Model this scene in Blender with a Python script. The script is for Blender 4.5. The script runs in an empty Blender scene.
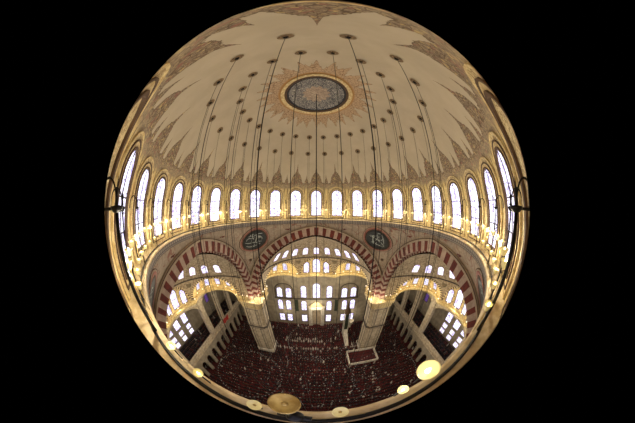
import bpy, bmesh, math, random
from math import sin, cos, pi, sqrt, radians as R, atan2, degrees
from mathutils import Vector, Matrix
from mathutils.geometry import tessellate_polygon
random.seed(7)
COL = bpy.context.scene.collection
ZF = -37.5            # floor height, measured from the eye; everything is lifted by -ZF at the end

# ------------------------------------------------------------------ materials
def nt_new(name):
    m = bpy.data.materials.new(name); m.use_nodes = True
    nt = m.node_tree; nt.nodes.clear()
    out = nt.nodes.new('ShaderNodeOutputMaterial'); return m, nt, out
class NG:
    def __init__(s, nt): s.nt = nt
    def n(s, t, **k):
        x = s.nt.nodes.new(t)
        for a, v in k.items(): setattr(x, a, v)
        return x
    def set(s, sock, v):
        if isinstance(v, bpy.types.NodeSocket): s.nt.links.new(v, sock)
        else: sock.default_value = v
    def m(s, op, a, b=0.0, c=0.0):
        x = s.n('ShaderNodeMath', operation=op); s.set(x.inputs[0], a); s.set(x.inputs[1], b); s.set(x.inputs[2], c)
        return x.outputs[0]
    def mix(s, f, a, b):
        x = s.n('ShaderNodeMix', data_type='RGBA'); s.set(x.inputs[0], f)
        s.set(x.inputs[6], a if isinstance(a, bpy.types.NodeSocket) else (*a, 1)); s.set(x.inputs[7], b if isinstance(b, bpy.types.NodeSocket) else (*b, 1))
        return x.outputs[2]
    def noise(s, vec, sc, det=3, rough=.6, dist=0.0):
        x = s.n('ShaderNodeTexNoise'); s.set(x.inputs['Vector'], vec); x.inputs['Scale'].default_value = sc
        x.inputs['Detail'].default_value = det; x.inputs['Roughness'].default_value = rough; x.inputs['Distortion'].default_value = dist
        return x.outputs[0]
    def vor(s, vec, sc, feat='F1', o=0):
        x = s.n('ShaderNodeTexVoronoi', feature=feat); s.set(x.inputs['Vector'], vec); x.inputs['Scale'].default_value = sc
        return x.outputs[o]
    def step(s, v, lo, hi):
        x = s.n('ShaderNodeMapRange', interpolation_type='SMOOTHSTEP'); s.set(x.inputs[0], v); x.inputs[1].default_value = lo; x.inputs[2].default_value = hi
        return x.outputs[0]
    def curve(s, v, pts):
        x = s.n('ShaderNodeFloatCurve'); s.set(x.inputs['Value'], v); c = x.mapping.curves[0]
        for i, (a, b) in enumerate(pts):
            if i == 0: c.points[0].location = (a, b)
            elif i == len(pts)-1: c.points[-1].location = (a, b)
            else: c.points.new(a, b)
        for p in c.points: p.handle_type = 'VECTOR'
        x.mapping.update(); return x.outputs[0]
def lin(c):
    return tuple((v/255/12.92 if v/255 <= .04045 else ((v/255+.055)/1.055)**2.4) for v in c)
def bsdf(g, out, col, rough=.7, metal=0.0, bump=None, bs=.3, emi=None, es=0.0):
    b = g.n('ShaderNodeBsdfPrincipled'); g.set(b.inputs['Base Color'], col if isinstance(col, bpy.types.NodeSocket) else (*col, 1))
    b.inputs['Roughness'].default_value = rough; b.inputs['Metallic'].default_value = metal
    if bump is not None:
        bp = g.n('ShaderNodeBump'); bp.inputs['Strength'].default_value = bs; g.set(bp.inputs['Height'], bump); g.nt.links.new(bp.outputs[0], b.inputs['Normal'])
    if emi is not None:
        g.set(b.inputs['Emission Color'], emi if isinstance(emi, bpy.types.NodeSocket) else (*emi, 1)); b.inputs['Emission Strength'].default_value = es
    g.nt.links.new(b.outputs[0], out.inputs[0]); return b
def plain(name, c1, c2=None, sc=2.0, rough=.7, metal=0.0, bs=.15, lo=.35, hi=.65, dist=0.0):
    m, nt, out = nt_new(name); g = NG(nt); tc = g.n('ShaderNodeTexCoord').outputs['Object']
    nz = g.noise(tc, sc, 4, .6, dist); c1 = lin(c1); c2 = lin(c2) if c2 else tuple(v*.8 for v in c1)
    bsdf(g, out, g.mix(g.step(nz, lo, hi), c2, c1), rough, metal, nz, bs); return m
def glow(name, c, s, c2=None, sc=3):
    m, nt, out = nt_new(name); g = NG(nt); tc = g.n('ShaderNodeTexCoord').outputs['Object']
    e = g.n('ShaderNodeEmission'); col = lin(c); g.set(e.inputs[0], g.mix(g.noise(tc, sc), col, lin(c2) if c2 else col)); e.inputs[1].default_value = s
    nt.links.new(e.outputs[0], out.inputs[0]); return m
M = {}
M['cream'] = plain('cream_plaster', (186, 170, 146), (168, 150, 126), 1.2)
M['stone'] = plain('pale_stone', (192, 178, 152), (160, 146, 124), 1.5)
M['greyplaster'] = plain('grey_plaster', (158, 148, 128), (136, 124, 106), .8)
M['ledge'] = plain('ledge_stone', (216, 196, 158), (190, 166, 122), 3)
M['redstone'] = plain('red_voussoir', (118, 46, 32), (92, 36, 28), 2)
M['whitestone'] = plain('cream_voussoir', (190, 168, 150), (170, 148, 130), 2)
M['gold'] = plain('gold_leaf', (226, 208, 158), (188, 160, 106), 5, .55, .05, .3)
M['goldlace'] = plain('gold_lace', (224, 208, 160), (158, 130, 84), 7, .55, .05, .4, .42, .58, 2.0)
M['brown'] = plain('brown_line', (92, 66, 40), (70, 48, 30), 4)
M['iron'] = plain('black_iron', (20, 17, 15), (10, 9, 9), 6, .45, .6)
M['brass'] = plain('brass', (196, 170, 104), (150, 122, 62), 6, .45, .6)
M['marble'] = plain('white_marble', (222, 214, 198), (196, 186, 168), 1.5, .4)
M['darkline'] = plain('dark_moulding', (86, 76, 66), (66, 58, 50), 3)
M['skin'] = plain('skin', (176, 128, 100), None, 5)
M['green'] = plain('green_panel', (52, 62, 46), (36, 44, 34), 3)
M['pink'] = plain('rose_border', (176, 120, 104), (150, 96, 84), 4)
M['clothred'] = plain('red_cloth', (190, 60, 50), (140, 30, 30), 3)
M['purple'] = glow('purple_stained_glass', (150, 110, 190), .6, (50, 30, 80), 3)
M['bulb'] = glow('warm_bulb', (255, 232, 170), 9)
M['bulbdim'] = glow('small_bulb', (255, 240, 215), 2.2)
M['candle'] = glow('chandelier_bulb', (255, 240, 215), .5)

def lampglass():
    m, nt, out = nt_new('lamp_glass'); g = NG(nt)
    bsdf(g, out, lin((236, 226, 170)), .15, 0, None, 0, lin((255, 226, 120)), .12); return m
M['lampglass'] = lampglass()

def dome_mat():
    m, nt, out = nt_new('painted_dome'); g = NG(nt); tc = g.n('ShaderNodeTexCoord').outputs['Object']
    sp = g.n('ShaderNodeSeparateXYZ'); nt.links.new(tc, sp.inputs[0]); x, y, z = sp.outputs
    az = g.m('ARCTAN2', x, y)
    r = g.m('SQRT', g.m('ADD', g.m('MULTIPLY', x, x), g.m('MULTIPLY', y, y)))
    t = g.m('MULTIPLY', az, 24/(2*pi))
    u = g.m('ABSOLUTE', g.m('SUBTRACT', g.m('FRACT', g.m('ADD', t, .5+48)), .5))
    u2 = g.m('MULTIPLY', u, 2.0)
    # finial outline of the painted frieze (height over the half width of one bay), heights /10
    h = g.m('MULTIPLY', g.curve(u2, [(0, .57), (.05, .515), (.10, .47), (.16, .452), (.3, .43), (.42, .40), (.5, .365), (.54, .34), (.59, .31), (.81, .305), (.86, .345), (.92, .365), (.96, .385), (1, .43)]), 10)
    wob = g.m('MULTIPLY', g.m('SUBTRACT', g.noise(tc, 5, 2), .5), .5)
    h = g.m('ADD', h, wob)
    d = g.m('SUBTRACT', h, z)                       # >0 inside frieze
    inside = g.step(d, -.02, .03)
    lace = g.vor(tc, 4.2, 'DISTANCE_TO_EDGE'); nz = g.noise(tc, 7, 4, .7, 1.5)
    lc = g.mix(g.step(nz, .4, .62), lin((112, 96, 80)), lin((166, 148, 120)))
    lc = g.mix(g.step(lace, .03, .09), lin((92, 72, 52)), lc)
    lc = g.mix(g.step(g.noise(tc, 3.1, 2), .56, .66), lc, lin((140, 96, 82)))
    lc = g.mix(g.step(g.noise(tc, 4.3, 2, .5, 1), .58, .66), lc, lin((186, 164, 112)))
    lc = g.mix(g.m('MULTIPLY', .3, g.m('SUBTRACT', 1.0, g.step(z, 2.6, 3.2))), lc, lin((190, 174, 142)))
    rim = g.m('MULTIPLY', inside, g.m('SUBTRACT', 1.0, g.step(d, .05, .12)))
    lc = g.mix(rim, lc, lin((96, 78, 58)))
    base = g.mix(g.step(g.noise(tc, .5, 3), .3, .7), lin((182, 170, 146)), lin((192, 180, 156)))
    c = g.mix(inside, base, lc)
    # gold wall zone between windows
    gz = g.mix(g.step(g.noise(tc, 6, 4, .7, 2), .42, .6), lin((182, 158, 110)), lin((228, 212, 162)))
    gz = g.mix(g.step(g.m('ABSOLUTE', g.m('SUBTRACT', u2, .84)), .02, .04), lin((100, 70, 34)), gz)
    gz = g.mix(g.step(g.m('ABSOLUTE', g.m('SUBTRACT', u2, .94)), .015, .03), lin((216, 190, 120)), gz)
    zz = g.step(z, 1.9, 2.5)
    c = g.mix(zz, gz, c)
    # lace rays round the crown medallion
    t2 = g.m('MULTIPLY', az, 28/(2*pi)); v2 = g.m('MULTIPLY', g.m('ABSOLUTE', g.m('SUBTRACT', g.m('FRACT', g.m('ADD', t2, 56.5)), .5)), 2.0)
    alt = g.m('MULTIPLY', g.m('SINE', g.m('MULTIPLY', az, 14.0)), .25)
    hr = g.m('ADD', g.m('MULTIPLY', g.curve(v2, [(0, .56), (.1, .55), (.3, .50), (.45, .47), (.6, .49), (.75, .455), (1, .435)]), 10), alt)
    ins = g.m('MULTIPLY', g.step(g.m('SUBTRACT', hr, r), -.02, .03), g.step(z, 8.5, 8.6))
    rl = g.mix(g.step(g.vor(tc, 3.6, 'DISTANCE_TO_EDGE'), .02, .07), lin((122, 92, 62)), lin((186, 160, 128)))
    rl = g.mix(g.step(g.m('SUBTRACT', hr, r), .04, .1), lin((120, 94, 66)), rl)
    rl = g.mix(g.step(r, 3.5, 3.75), lin((176, 132, 76)), rl)
    c = g.mix(ins, c, rl)
    bsdf(g, out, c, .75); return m
M['dome'] = dome_mat()

def script_disc_mat():
    m, nt, out = nt_new('crown_calligraphy'); g = NG(nt); tc = g.n('ShaderNodeTexCoord').outputs['Object']
    sp = g.n('ShaderNodeSeparateXYZ'); nt.links.new(tc, sp.inputs[0]); x, y, z = sp.outputs
    az = g.m('ARCTAN2', x, y); r = g.m('SQRT', g.m('ADD', g.m('MULTIPLY', x, x), g.m('MULTIPLY', y, y)))
    n1 = g.noise(tc, 3.4, 3, .6, 2.2); n2 = g.m('ABSOLUTE', g.m('SUBTRACT', n1, .5))
    strokes = g.m('SUBTRACT', 1.0, g.step(n2, .014, .038))
    n3 = g.m('ABSOLUTE', g.m('SUBTRACT', g.noise(tc, 6.5, 2, .5, 1.0), .5)); strokes = g.m('MAXIMUM', strokes, g.m('SUBTRACT', 1.0, g.step(n3, .008, .024)))
    c = g.mix(strokes, lin((22, 26, 48)), lin((188, 184, 172)))
    mid = g.mix(g.step(g.noise(tc, 5, 3, .6, 2), .45, .58), lin((140, 120, 104)), lin((188, 170, 146)))
    petal = g.m('ADD', 1.05, g.m('MULTIPLY', g.m('ABSOLUTE', g.m('SINE', g.m('MULTIPLY', az, 6.0))), .3))
    c = g.mix(g.step(g.m('SUBTRACT', r, petal), -.03, .03), mid, c)
    c = g.mix(g.step(r, 2.62, 2.66), c, lin((22, 22, 30)))
    bsdf(g, out, c, .6); return m
M['script'] = script_disc_mat()

def pend_mat():
    m, nt, out = nt_new('painted_pendentive'); g = NG(nt); tc = g.n('ShaderNodeTexCoord').outputs['Object']
    nz = g.noise(tc, 1.6, 4, .65, 1.2)
    c = g.mix(g.step(nz, .42, .6), lin((166, 150, 130)), lin((184, 168, 146)))
    ln = g.m('ABSOLUTE', g.m('SUBTRACT', g.noise(tc, .55, 1, .4, .6), .5))
    c = g.mix(g.step(ln, .006, .016), lin((150, 108, 92)), c)
    bsdf(g, out, c, .8); return m
M['pend'] = pend_mat()

def band_mat():
    m, nt, out = nt_new('patterned_ring_band'); g = NG(nt); tc = g.n('ShaderNodeTexCoord').outputs['Object']
    sp = g.n('ShaderNodeSeparateXYZ'); nt.links.new(tc, sp.inputs[0]); x, y, z = sp.outputs
    t = g.m('MULTIPLY', g.m('ARCTAN2', x, y), 192/(2*pi)); f = g.m('ABSOLUTE', g.m('SUBTRACT', g.m('FRACT', g.m('ADD', t, 200)), .5))
    c = g.mix(g.step(f, .16, .26), lin((122, 118, 116)), lin((158, 148, 136)))
    s = g.m('FRACT', g.m('MULTIPLY', z, 4.5)); c = g.mix(g.step(g.m('ABSOLUTE', g.m('SUBTRACT', s, .5)), .36, .42), c, lin((92, 82, 76)))
    bsdf(g, out, c, .7); return m
M['band'] = band_mat()

def glass_mat(name, strength, lineamt, sc):
    m, nt, out = nt_new(name); g = NG(nt); tc = g.n('ShaderNodeTexCoord').outputs['Object']
    e = g.n('ShaderNodeEmission')
    ln = g.step(g.vor(tc, sc, 'DISTANCE_TO_EDGE'), .015, .06)
    patch = g.step(g.noise(tc, sc*.6, 2, .5), .5, .62)
    base = g.mix(patch, lin((236, 232, 250)), lin((196, 186, 226)))
    c = g.mix(ln, tuple(v*lineamt for v in lin((150, 120, 190))), base)
    g.set(e.inputs[0], c); e.inputs[1].default_value = strength
    nt.links.new(e.outputs[0], out.inputs[0]); return m
M['drumglass'] = glass_mat('white_stained_glass', 2.3, .16, 3.4)
M['glass'] = glass_mat('daylit_glass', 1.9, .5, 1.6)

def carpet_mat():
    m, nt, out = nt_new('red_prayer_carpet'); g = NG(nt); tc = g.n('ShaderNodeTexCoord').outputs['Object']
    sp = g.n('ShaderNodeSeparateXYZ'); nt.links.new(tc, sp.inputs[0]); x, y, z = sp.outputs
    f = g.m('FRACT', g.m('DIVIDE', g.m('ADD', y, 60.0), 1.15)); c = g.mix(g.step(g.m('ABSOLUTE', g.m('SUBTRACT', f, .5)), .40, .46), lin((70, 12, 14)), lin((12, 4, 5)))
    c = g.mix(g.step(g.noise(tc, 3, 3), .5, .7), c, lin((34, 8, 9)))
    bsdf(g, out, c, .95); return m
M['carpet'] = carpet_mat(); M['carpetdark'] = plain('dark_gallery_carpet', (44, 22, 26), (20, 12, 16), 3)

# ------------------------------------------------------------------ object helpers
def link(name, me, mats, parent=None):
    o = bpy.data.objects.new(name, me); COL.objects.link(o)
    for m in (mats if isinstance(mats, (list, tuple)) else [mats]): me.materials.append(m)
    if parent: o.parent = parent
    return o
def tag(o, label=None, cat=None, group=None, kind=None):
    if label: o['label'] = label
    if cat: o['category'] = cat
    if group: o['group'] = group
    if kind: o['kind'] = kind
    return o
def struct(o): o['kind'] = 'structure'; return o
def empty(name, loc=(0, 0, 0), rz=0):
    o = bpy.data.objects.new(name, None); COL.objects.link(o); o.location = loc; o.rotation_euler = (0, 0, rz); o.empty_display_size = .2
    return o
class MB:
    def __init__(s): s.v = []; s.f = []; s.mi = []; s.sm = []
    def add(s, vs, fs, mi=0, smooth=False):
        b = len(s.v); s.v += [tuple(p) for p in vs]; s.f += [tuple(i+b for i in f) for f in fs]; s.mi += [mi]*len(fs); s.sm += [smooth]*len(fs)
    def box(s, c, d, mi=0, T=None):
        x, y, z = d[0]/2, d[1]/2, d[2]/2
        vs = [Vector((c[0]+i*x, c[1]+j*y, c[2]+k*z)) for i in (-1, 1) for j in (-1, 1) for k in (-1, 1)]
        if T: vs = [T @ p for p in vs]
        s.add(vs, [(0, 1, 3, 2), (4, 6, 7, 5), (0, 4, 5, 1), (2, 3, 7, 6), (0, 2, 6, 4), (1, 5, 7, 3)], mi)
    def grid(s, rows, mi=0, smooth=True, close=False):
        n = len(rows[0]); vs = [p for r in rows for p in r]; fs = []
        for i in range(len(rows)-1):
            for j in range(n if close else n-1):
                k = (j+1) % n; fs.append((i*n+j, i*n+k, (i+1)*n+k, (i+1)*n+j))
        s.add(vs, fs, mi, smooth)
    def lathe(s, prof, c=(0, 0, 0), seg=24, a0=0, a1=2*pi, mi=0, smooth=True):
        full = abs(a1-a0-2*pi) < 1e-6; n = seg if full else seg+1
        rows = [[(c[0]+r*sin(a0+(a1-a0)*j/seg), c[1]+r*cos(a0+(a1-a0)*j/seg), c[2]+z) for j in range(n)] for r, z in prof]
        s.grid(rows, mi, smooth, full)
    def tube(s, pts, r, seg=6, mi=0, closed=False):
        pts = [Vector(p) for p in pts]; rows = []; n = len(pts)
        for i, p in enumerate(pts):
            if closed: d = pts[(i+1) % n]-pts[i-1]
            else: d = pts[min(i+1, n-1)]-pts[max(i-1, 0)]
            d.normalize(); a = d.cross(Vector((0, 0, 1)));
            if a.length < .05: a = d.cross(Vector((1, 0, 0)))
            a.normalize(); b = d.cross(a)
            rr = r[i] if isinstance(r, (list, tuple)) else r
            rows.append([p+a*rr*cos(2*pi*k/seg)+b*rr*sin(2*pi*k/seg) for k in range(seg)])
        if closed: rows.append(rows[0])
        s.grid(rows, mi, True, True)
        if not closed:
            for rw, fl in ((rows[0], 1), (rows[-1], 0)): s.add(rw, [tuple(range(seg))[::-1 if fl else 1]], mi)
    def poly(s, pts, mi=0):
        pts = [Vector(p) for p in pts]; s.add(pts, [t for t in tessellate_polygon([pts])], mi)
    def build(s, name, mats, parent=None, xf=None):
        me = bpy.data.meshes.new(name); v = s.v
        if xf: v = [tuple(xf(Vector(p))) for p in v]
        me.from_pydata(v, [], s.f); me.polygons.foreach_set('material_index', s.mi); me.polygons.foreach_set('use_smooth', s.sm)
        bm = bmesh.new(); bm.from_mesh(me); bmesh.ops.remove_doubles(bm, verts=bm.verts, dist=1e-5); bmesh.ops.recalc_face_normals(bm, faces=bm.faces); bm.to_mesh(me); bm.free()
        me.update(); return link(name, me, mats, parent)
def rotz(a):
    m = Matrix.Rotation(a, 4, 'Z'); return lambda p: m @ p
def ident(p): return p

# ------------------------------------------------------------------ window maker
wcount = [0]
def outline(w, h, off, n=10, flat=False):
    """closed outline, bottom-left round the arch to bottom-right; h = full height with the round head"""
    a = w/2+off; top = h-w/2
    pts = [(-a, -off if off < .3 else -off)]
    if flat: return [(-a, -off), (-a, h+off), (a, h+off), (a, -off)]
    for i in range(n+1):
        t = pi-pi*i/n; pts.append((a*cos(t), top+a*sin(t)))
    pts.append((a, -off)); 
    # extra side points so it can bend with a curved wall
    L = [(-a, -off+(top+off)*k/4) for k in range(4)]; Rr = [(a, top-(top+off)*k/4) for k in range(1, 5)]
    return L+pts[1:-1]+Rr
def window(f, w, h, glass, bands, flat=False, muntin=True, n=10, blind=False):
    """f(s, t, d): point s right, t up, d towards the room. bands: list of (offset in, offset out, height, material)"""
    wcount[0] += 1
    root = MB(); 
    # frame
    b0 = bands[0]
    def band(mb, o0, o1, d, mi, d0=0.0):
        A = outline(w, h, o0, n, flat); B = outline(w, h, o1, n, flat)
        A.append(A[0]); B.append(B[0])
        mb.grid([[f(p[0], p[1], d) for p in A], [f(p[0], p[1], d) for p in B]], mi, False)
        mb.grid([[f(p[0], p[1], d) for p in A], [f(p[0], p[1], d0) for p in A]], mi, False)
        mb.grid([[f(p[0], p[1], d) for p in B], [f(p[0], p[1], d0) for p in B]], mi, False)
    mats = [b[3] for b in bands]
    for i, b in enumerate(bands): band(root, b[0], b[1], b[2], i, -.02)
    o = struct(root.build('window_%d' % wcount[0], mats))
    p = MB(); A = outline(w, h, .01, n, flat)
    k = len(A); rows = []
    L = A[:k//2]; Rr = A[::-1][:k//2]
    p.grid([[f(q[0], q[1], .055) for q in L], [f((q[0]+s[0])/2, (q[1]+s[1])/2, .055) for q, s in zip(L, Rr)], [f(q[0], q[1], .055) for q in Rr]], 0, False)
    if k % 2:
        q = A[k//2]; a = L[-1]; b = Rr[-1]; c = ((a[0]+b[0])/2, (a[1]+b[1])/2)
        p.add([f(*a, .055), f(*q, .055), f(*b, .055), f(*c, .055)], [(0, 1, 2, 3)])
    p.build('window_pane', glass, o)
    if muntin and not blind:
        mm = MB(); r = .025
        def bar(a, b, cnt=4): mm.tube([f(a[0]+(b[0]-a[0])*i/cnt, a[1]+(b[1]-a[1])*i/cnt, .08) for i in range(cnt+1)], r, 4)
        bar((0, 0), (0, h), 5)
        for q in (.3, .6): bar((-w/2, h*q), (w/2, h*q), 2)
        mm.build('window_lattice', M['darkline'], o)
    return o

# ------------------------------------------------------------------ dome, drum windows, ledge
DR, DZ = 12.75, -2.0
def dome_r(z): return DR if z < DZ else sqrt(max(DR*DR-(z-DZ)**2, 0))
d = MB(); prof = [(DR, -2.46), (DR, -2.2)]+[(DR*cos(R(90*i/56)), DZ+DR*sin(R(90*i/56))) for i in range(56)]+[(.02, DZ+DR)]
d.lathe(prof, seg=192); dome = struct(d.build('ceiling', M['dome']))
for k in range(24):
    if k == 12: az = pi
    az = 2*pi*k/24
    def f(s, t, dd, az=az):
        z = -1.95+t; r = dome_r(z); a = az+s/r; r -= dd
        return (r*sin(a), r*cos(a), z)
    window(f, 1.55, 3.9, M['goldlace'] if k in (11, 13) else M['drumglass'], [(-.02, .09, .16, M['brown']), (.09, .26, .10, M['gold']), (.26, .33, .13, M['brown']), (.33, .52, .07, M['goldlace']), (.52, .6, .1, M['gold'])], n=12, blind=k in (11, 13), muntin=True)
# crown medallion on the dome
cm = MB(); CR = 12.70
def cap(r): return DZ+sqrt(CR*CR-r*r)
cm.lathe([(.01, cap(0)), (.6, cap(.6)), (1.3, cap(1.3)), (2, cap(2)), (2.86, cap(2.86))], seg=64)
med = cm.build('crown_medallion', M['script']); tag(med, 'dark round calligraphy medallion painted at the crown of the dome', 'medallion')
g1 = MB(); g1.lathe([(2.84, cap(2.84)-.05), (2.95, cap(2.9)-.08), (3.06, cap(3)-.05)], seg=64); g1.build('inner_ring', M['brown'], med)
g1 = MB(); g1.lathe([(3.06, cap(3)-.04), (3.25, cap(3.2)-.09), (3.42, cap(3.42)-.03)], seg=64); g1.build('gold_ring', M['gold'], med)

ld = MB(); ld.lathe([(DR, -2.46), (11.95, -2.46), (11.89, -2.5), (11.89, -2.6)], seg=144, smooth=False)
struct(ld.build('gallery_ledge', M['ledge']))
ld = MB(); ld.lathe([(11.89, -2.6), (11.96, -2.64), (11.96, -2.95), (12.1, -2.99), (12.1, -3.12), (12.25, -3.16), (12.45, -3.2)], seg=144, smooth=False)
struct(ld.build('trim_1', M['band']))
# black pipe lying along the ledge
pp = MB(); pp.tube([(12.1*sin(2*pi*i/144), 12.1*cos(2*pi*i/144), -2.40) for i in range(144)], .045, 8, closed=True)
tag(pp.build('ledge_pipe', M['iron']), 'black pipe running round on the gallery ledge under the dome windows', 'pipe')
pp = MB(); pp.tube([(12.0*sin(2*pi*i/144), 12.0*cos(2*pi*i/144), -1.05) for i in list(range(82, 144))+list(range(0, 63))], .016, 6)
for i in range(144):
    if 62 < i < 82: continue
    a = 2*pi*i/144; pp.tube([(12.0*sin(a), 12.0*cos(a), -2.44), (12.0*sin(a), 12.0*cos(a), -1.05)], .008, 4)
tag(pp.build('gallery_railing', M['gold']), 'thin gilt railing round the dome gallery ledge', 'railing')

# ------------------------------------------------------------------ lamp brackets and oil lamps round the gallery
def bracket(az, near=False, thick=.028):
    b = empty('lamp_bracket', (12.05*sin(az), 12.05*cos(az), -2.4), -az)     # local +y points outwards, away from the hall
    m = MB(); m.tube([(0, 0, 0), (0, 0, 2.4)], thick*1.8 if near else thick, 8); m.build('post', M['iron'], b)
    m = MB(); w = .5
    m.tube([(0, w*.5-w*.5*cos(pi*i/12), 2.42+.5*sin(pi*i/12)) for i in range(13)], thick*.85, 6); m.build('hoop', M['iron'], b)
    m = MB(); rr = .17 if near else .1
    m.lathe([(.01, 2.34), (rr*.6, 2.36), (rr, 2.42), (rr, 2.46), (rr*.3, 2.47), (.05, 2.5), (.03, 2.62), (.055, 2.68), (.02, 2.78), (.005, 2.95)], seg=16); m.build('cup', M['iron'], b)
    if near:
        m = MB(); m.tube([(0, -.1, 2.42), (0, w, 2.42)], .03, 6); m.build('crossbar', M['iron'], b)
        m = MB(); m.tube([(0, w*.72, 2.42), (0, w*.72, 4.1)], .016, 6); m.build('rod', M['iron'], b)
    tag(b, 'black iron lamp bracket with hoop and spiked cup '+('nearest the ledge edge on the right' if az < pi else 'nearest the ledge edge on the left') if near else
        'small black iron hooped lamp bracket between two dome windows', 'bracket', 'lamp brackets round the dome gallery')
    return b
bracket(pi-R(15.5), True); bracket(pi+R(15.5), True)
for k in range(24):
    a = R(7.5+15*k)
    if abs(a-pi) < R(22): continue
    bracket(a)
def oil_lamp(x, y, z, s=1.0, bulb='bulb', label=None, group='glass lamps round the dome gallery'):
    b = empty('oil_lamp', (x, y, z)); m = MB()
    m.lathe([(.03*s, -.13*s), (.07*s, -.12*s), (.10*s, -.05*s), (.135*s, .02*s), (.145*s, .03*s), (.13*s, .032*s), (.09*s, -.03*s), (.05*s, -.07*s), (.01*s, -.08*s)], seg=20); m.build('glass_bowl', M['lampglass'], b)
    m = MB(); m.lathe([(.005, .06*s), (.03*s, .045*s), (.042*s, .01*s), (.03*s, -.03*s), (.02*s, -.06*s), (.005, -.065*s)], seg=10); m.build('bulb', M[bulb], b)
    m = MB(); m.tube([(0, 0, -.13*s), (0, 0, min(-.2*s, -2.44-z))], .012*s, 6); m.build('stem', M['brass'], b)
    tag(b, label or 'small glowing glass lamp on the gilt gallery rail below the dome windows', 'lamp', group); return b
lp = []
for k in range(72):
    a = R(2.5+5*k)
    if abs(a-pi) < R(13): continue
    oil_lamp(12.0*sin(a), 12.0*cos(a), -1.0, 1.15)
    oil_lamp(11.93*sin(a+R(2.5)), 11.93*cos(a+R(2.5)), -1.72, .95, label='small glowing glass lamp on the lip of the gallery ledge', group='lower glass lamps of the gallery')
    if k % 3 == 0: lp.append((11.75*sin(a), 11.75*cos(a), -1.2))
# near ones that hang over the ledge just below the eye
def dish_lamp(x, y, z, r, mat, label, lit=False):
    b = empty('dish_lamp', (x, y, z)); m = MB()
    m.lathe([(r*.25, -r*.35), (r*.6, -r*.28), (r*.9, -.02), (r, 0), (r*.97, .012), (r*.86, .0), (r*.55, -r*.2), (r*.2, -r*.26), (.002, -r*.26)], seg=32); m.build('dish', mat, b)
    m = MB(); m.lathe([(.002, .03), (r*.14, .02), (r*.2, -.03), (r*.24, -r*.2)], seg=14); m.build('bulb', M['bulb'] if lit else M['brass'], b)
    m = MB(); m.tube([(0, 0, -r*.3), (0, 0, -2.42-z)], .018, 6); m.build('stem', M['iron'], b)
    tag(b, label, 'lamp'); return b
dish_lamp(-.215, -11.985, -1.25, .112, M['brass'], 'large brass dish lamp standing over the near gallery ledge, biggest of the dishes')
dish_lamp(.24, -11.97, -2.1, .092, M['lampglass'], 'small pale green glass dish lamp on the near ledge, right of the large brass dish')
dish_lamp(-.68, -11.98, -2.1, .092, M['lampglass'], 'small pale green glass dish lamp on the near ledge, left of the large brass dish')
dish_lamp(-2.2, -11.72, -2.05, .11, M['lampglass'], 'lit glass dish lamp on the left sweep of the near ledge', True)
dish_lamp(1.36, -11.76, -1.95, .19, M['lampglass'], 'brightly lit large glass dish lamp on the right sweep of the near ledge', True)
dish_lamp(-1.5, -11.86, -2.05, .09, M['lampglass'], 'small lit glass dish lamp on the near ledge beside the lit left lamp', True)
dish_lamp(1.0, -11.86, -2.1, .08, M['lampglass'], 'smallest lit glass dish lamp on the near ledge beside the large bright dish', True)
m = MB(); m.lathe([(.002, .1), (.05, .09), (.07, .03), (.06, -.05), (.002, -.06)], seg=12); m.tube([(-.13, .02, 0), (.12, -.02, .01)], .03, 6)
o = m.build('pipe_clamp', M['iron']); o.location = (-.16, -12.09, -1.5); 
m = MB(); m.tube([(0, 0, -.05), (0, 0, -.9)], .02, 6); m.build('stem', M['iron'], o)
tag(o, 'black iron clamp on the ledge pipe under the large brass dish lamp', 'clamp')

# ------------------------------------------------------------------ rosettes and cables
for ring, rr in ((0, 6.9), (1, 9.0)):
    z = DZ+sqrt(12.72**2-rr**2); proto = None
    for k in range(24):
        a = R(7.5+15*k)
        rad = 9.3 if (ring and abs(a-pi) < R(24)) else rr
        zz = DZ+sqrt(12.72**2-rad**2)
        if proto is None:
            m = MB(); m.lathe([(.12, .0), (.3, -.02), (.35, .0)], seg=20); disc = m.build('ceiling_rosette', plain('rosette_paint', (150, 126, 94), (92, 72, 50), 9, .8, 0, .1, .4, .6))
            m = MB(); m.lathe([(.002, -.09), (.07, -.07), (.12, -.02), (.14, 0)], seg=12); hub = m.build('hub', M['iron'], disc); proto = disc; kids = [hub]; ob = disc
        else:
            ob = proto.copy(); COL.objects.link(ob)
            for c in kids: c2 = c.copy(); COL.objects.link(c2); c2.parent = ob
        ob.location = (rad*sin(a), rad*cos(a), zz-.03)
        nrm = Vector((rad*sin(a), rad*cos(a), zz-DZ)).normalized(); ob.rotation_euler = nrm.to_track_quat('Z', 'Y').to_euler()
        tag(ob, 'small round dome rosette with dark hub in the %s ring round the crown' % ('outer' if ring else 'inner'), 'rosette', '%s ring of dome rosettes' % ('outer' if ring else 'inner'))
def chandelier(c, rings, z, top, label, ncab, lampn, cab_r=.014, tops=None):
    ch = empty('chandelier', (c[0], c[1], z)); first = None; bulbs = []
    for rr in rings:
        m = MB(); m.tube([(rr*sin(2*pi*i/64), rr*cos(2*pi*i/64), 0) for i in range(64)], .035, 6, closed=True); m.build('ring', M['iron'], ch)
    for a, rad, tz in tops:
        m = MB(); m.tube([(rad*sin(a), rad*cos(a), .05), (rad*sin(a), rad*cos(a), tz-z)], cab_r, 5); m.build('cable', M['iron'], ch)
    for rr, n in zip(rings, lampn):
        for i in range(n):
            a = 2*pi*(i+.5)/n
            if first is None:
                m = MB(); m.lathe([(.002, .14), (.06, .11), (.07, .05), (.03, -.04), (.002, -.06)], seg=8); first = m.build('lamp', M['candle'], ch); o = first
            else: o = first.copy(); COL.objects.link(o); o.parent = ch
            o.location = (rr*sin(a), rr*cos(a), .08)
    tag(ch, label, 'chandelier'); return ch
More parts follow.
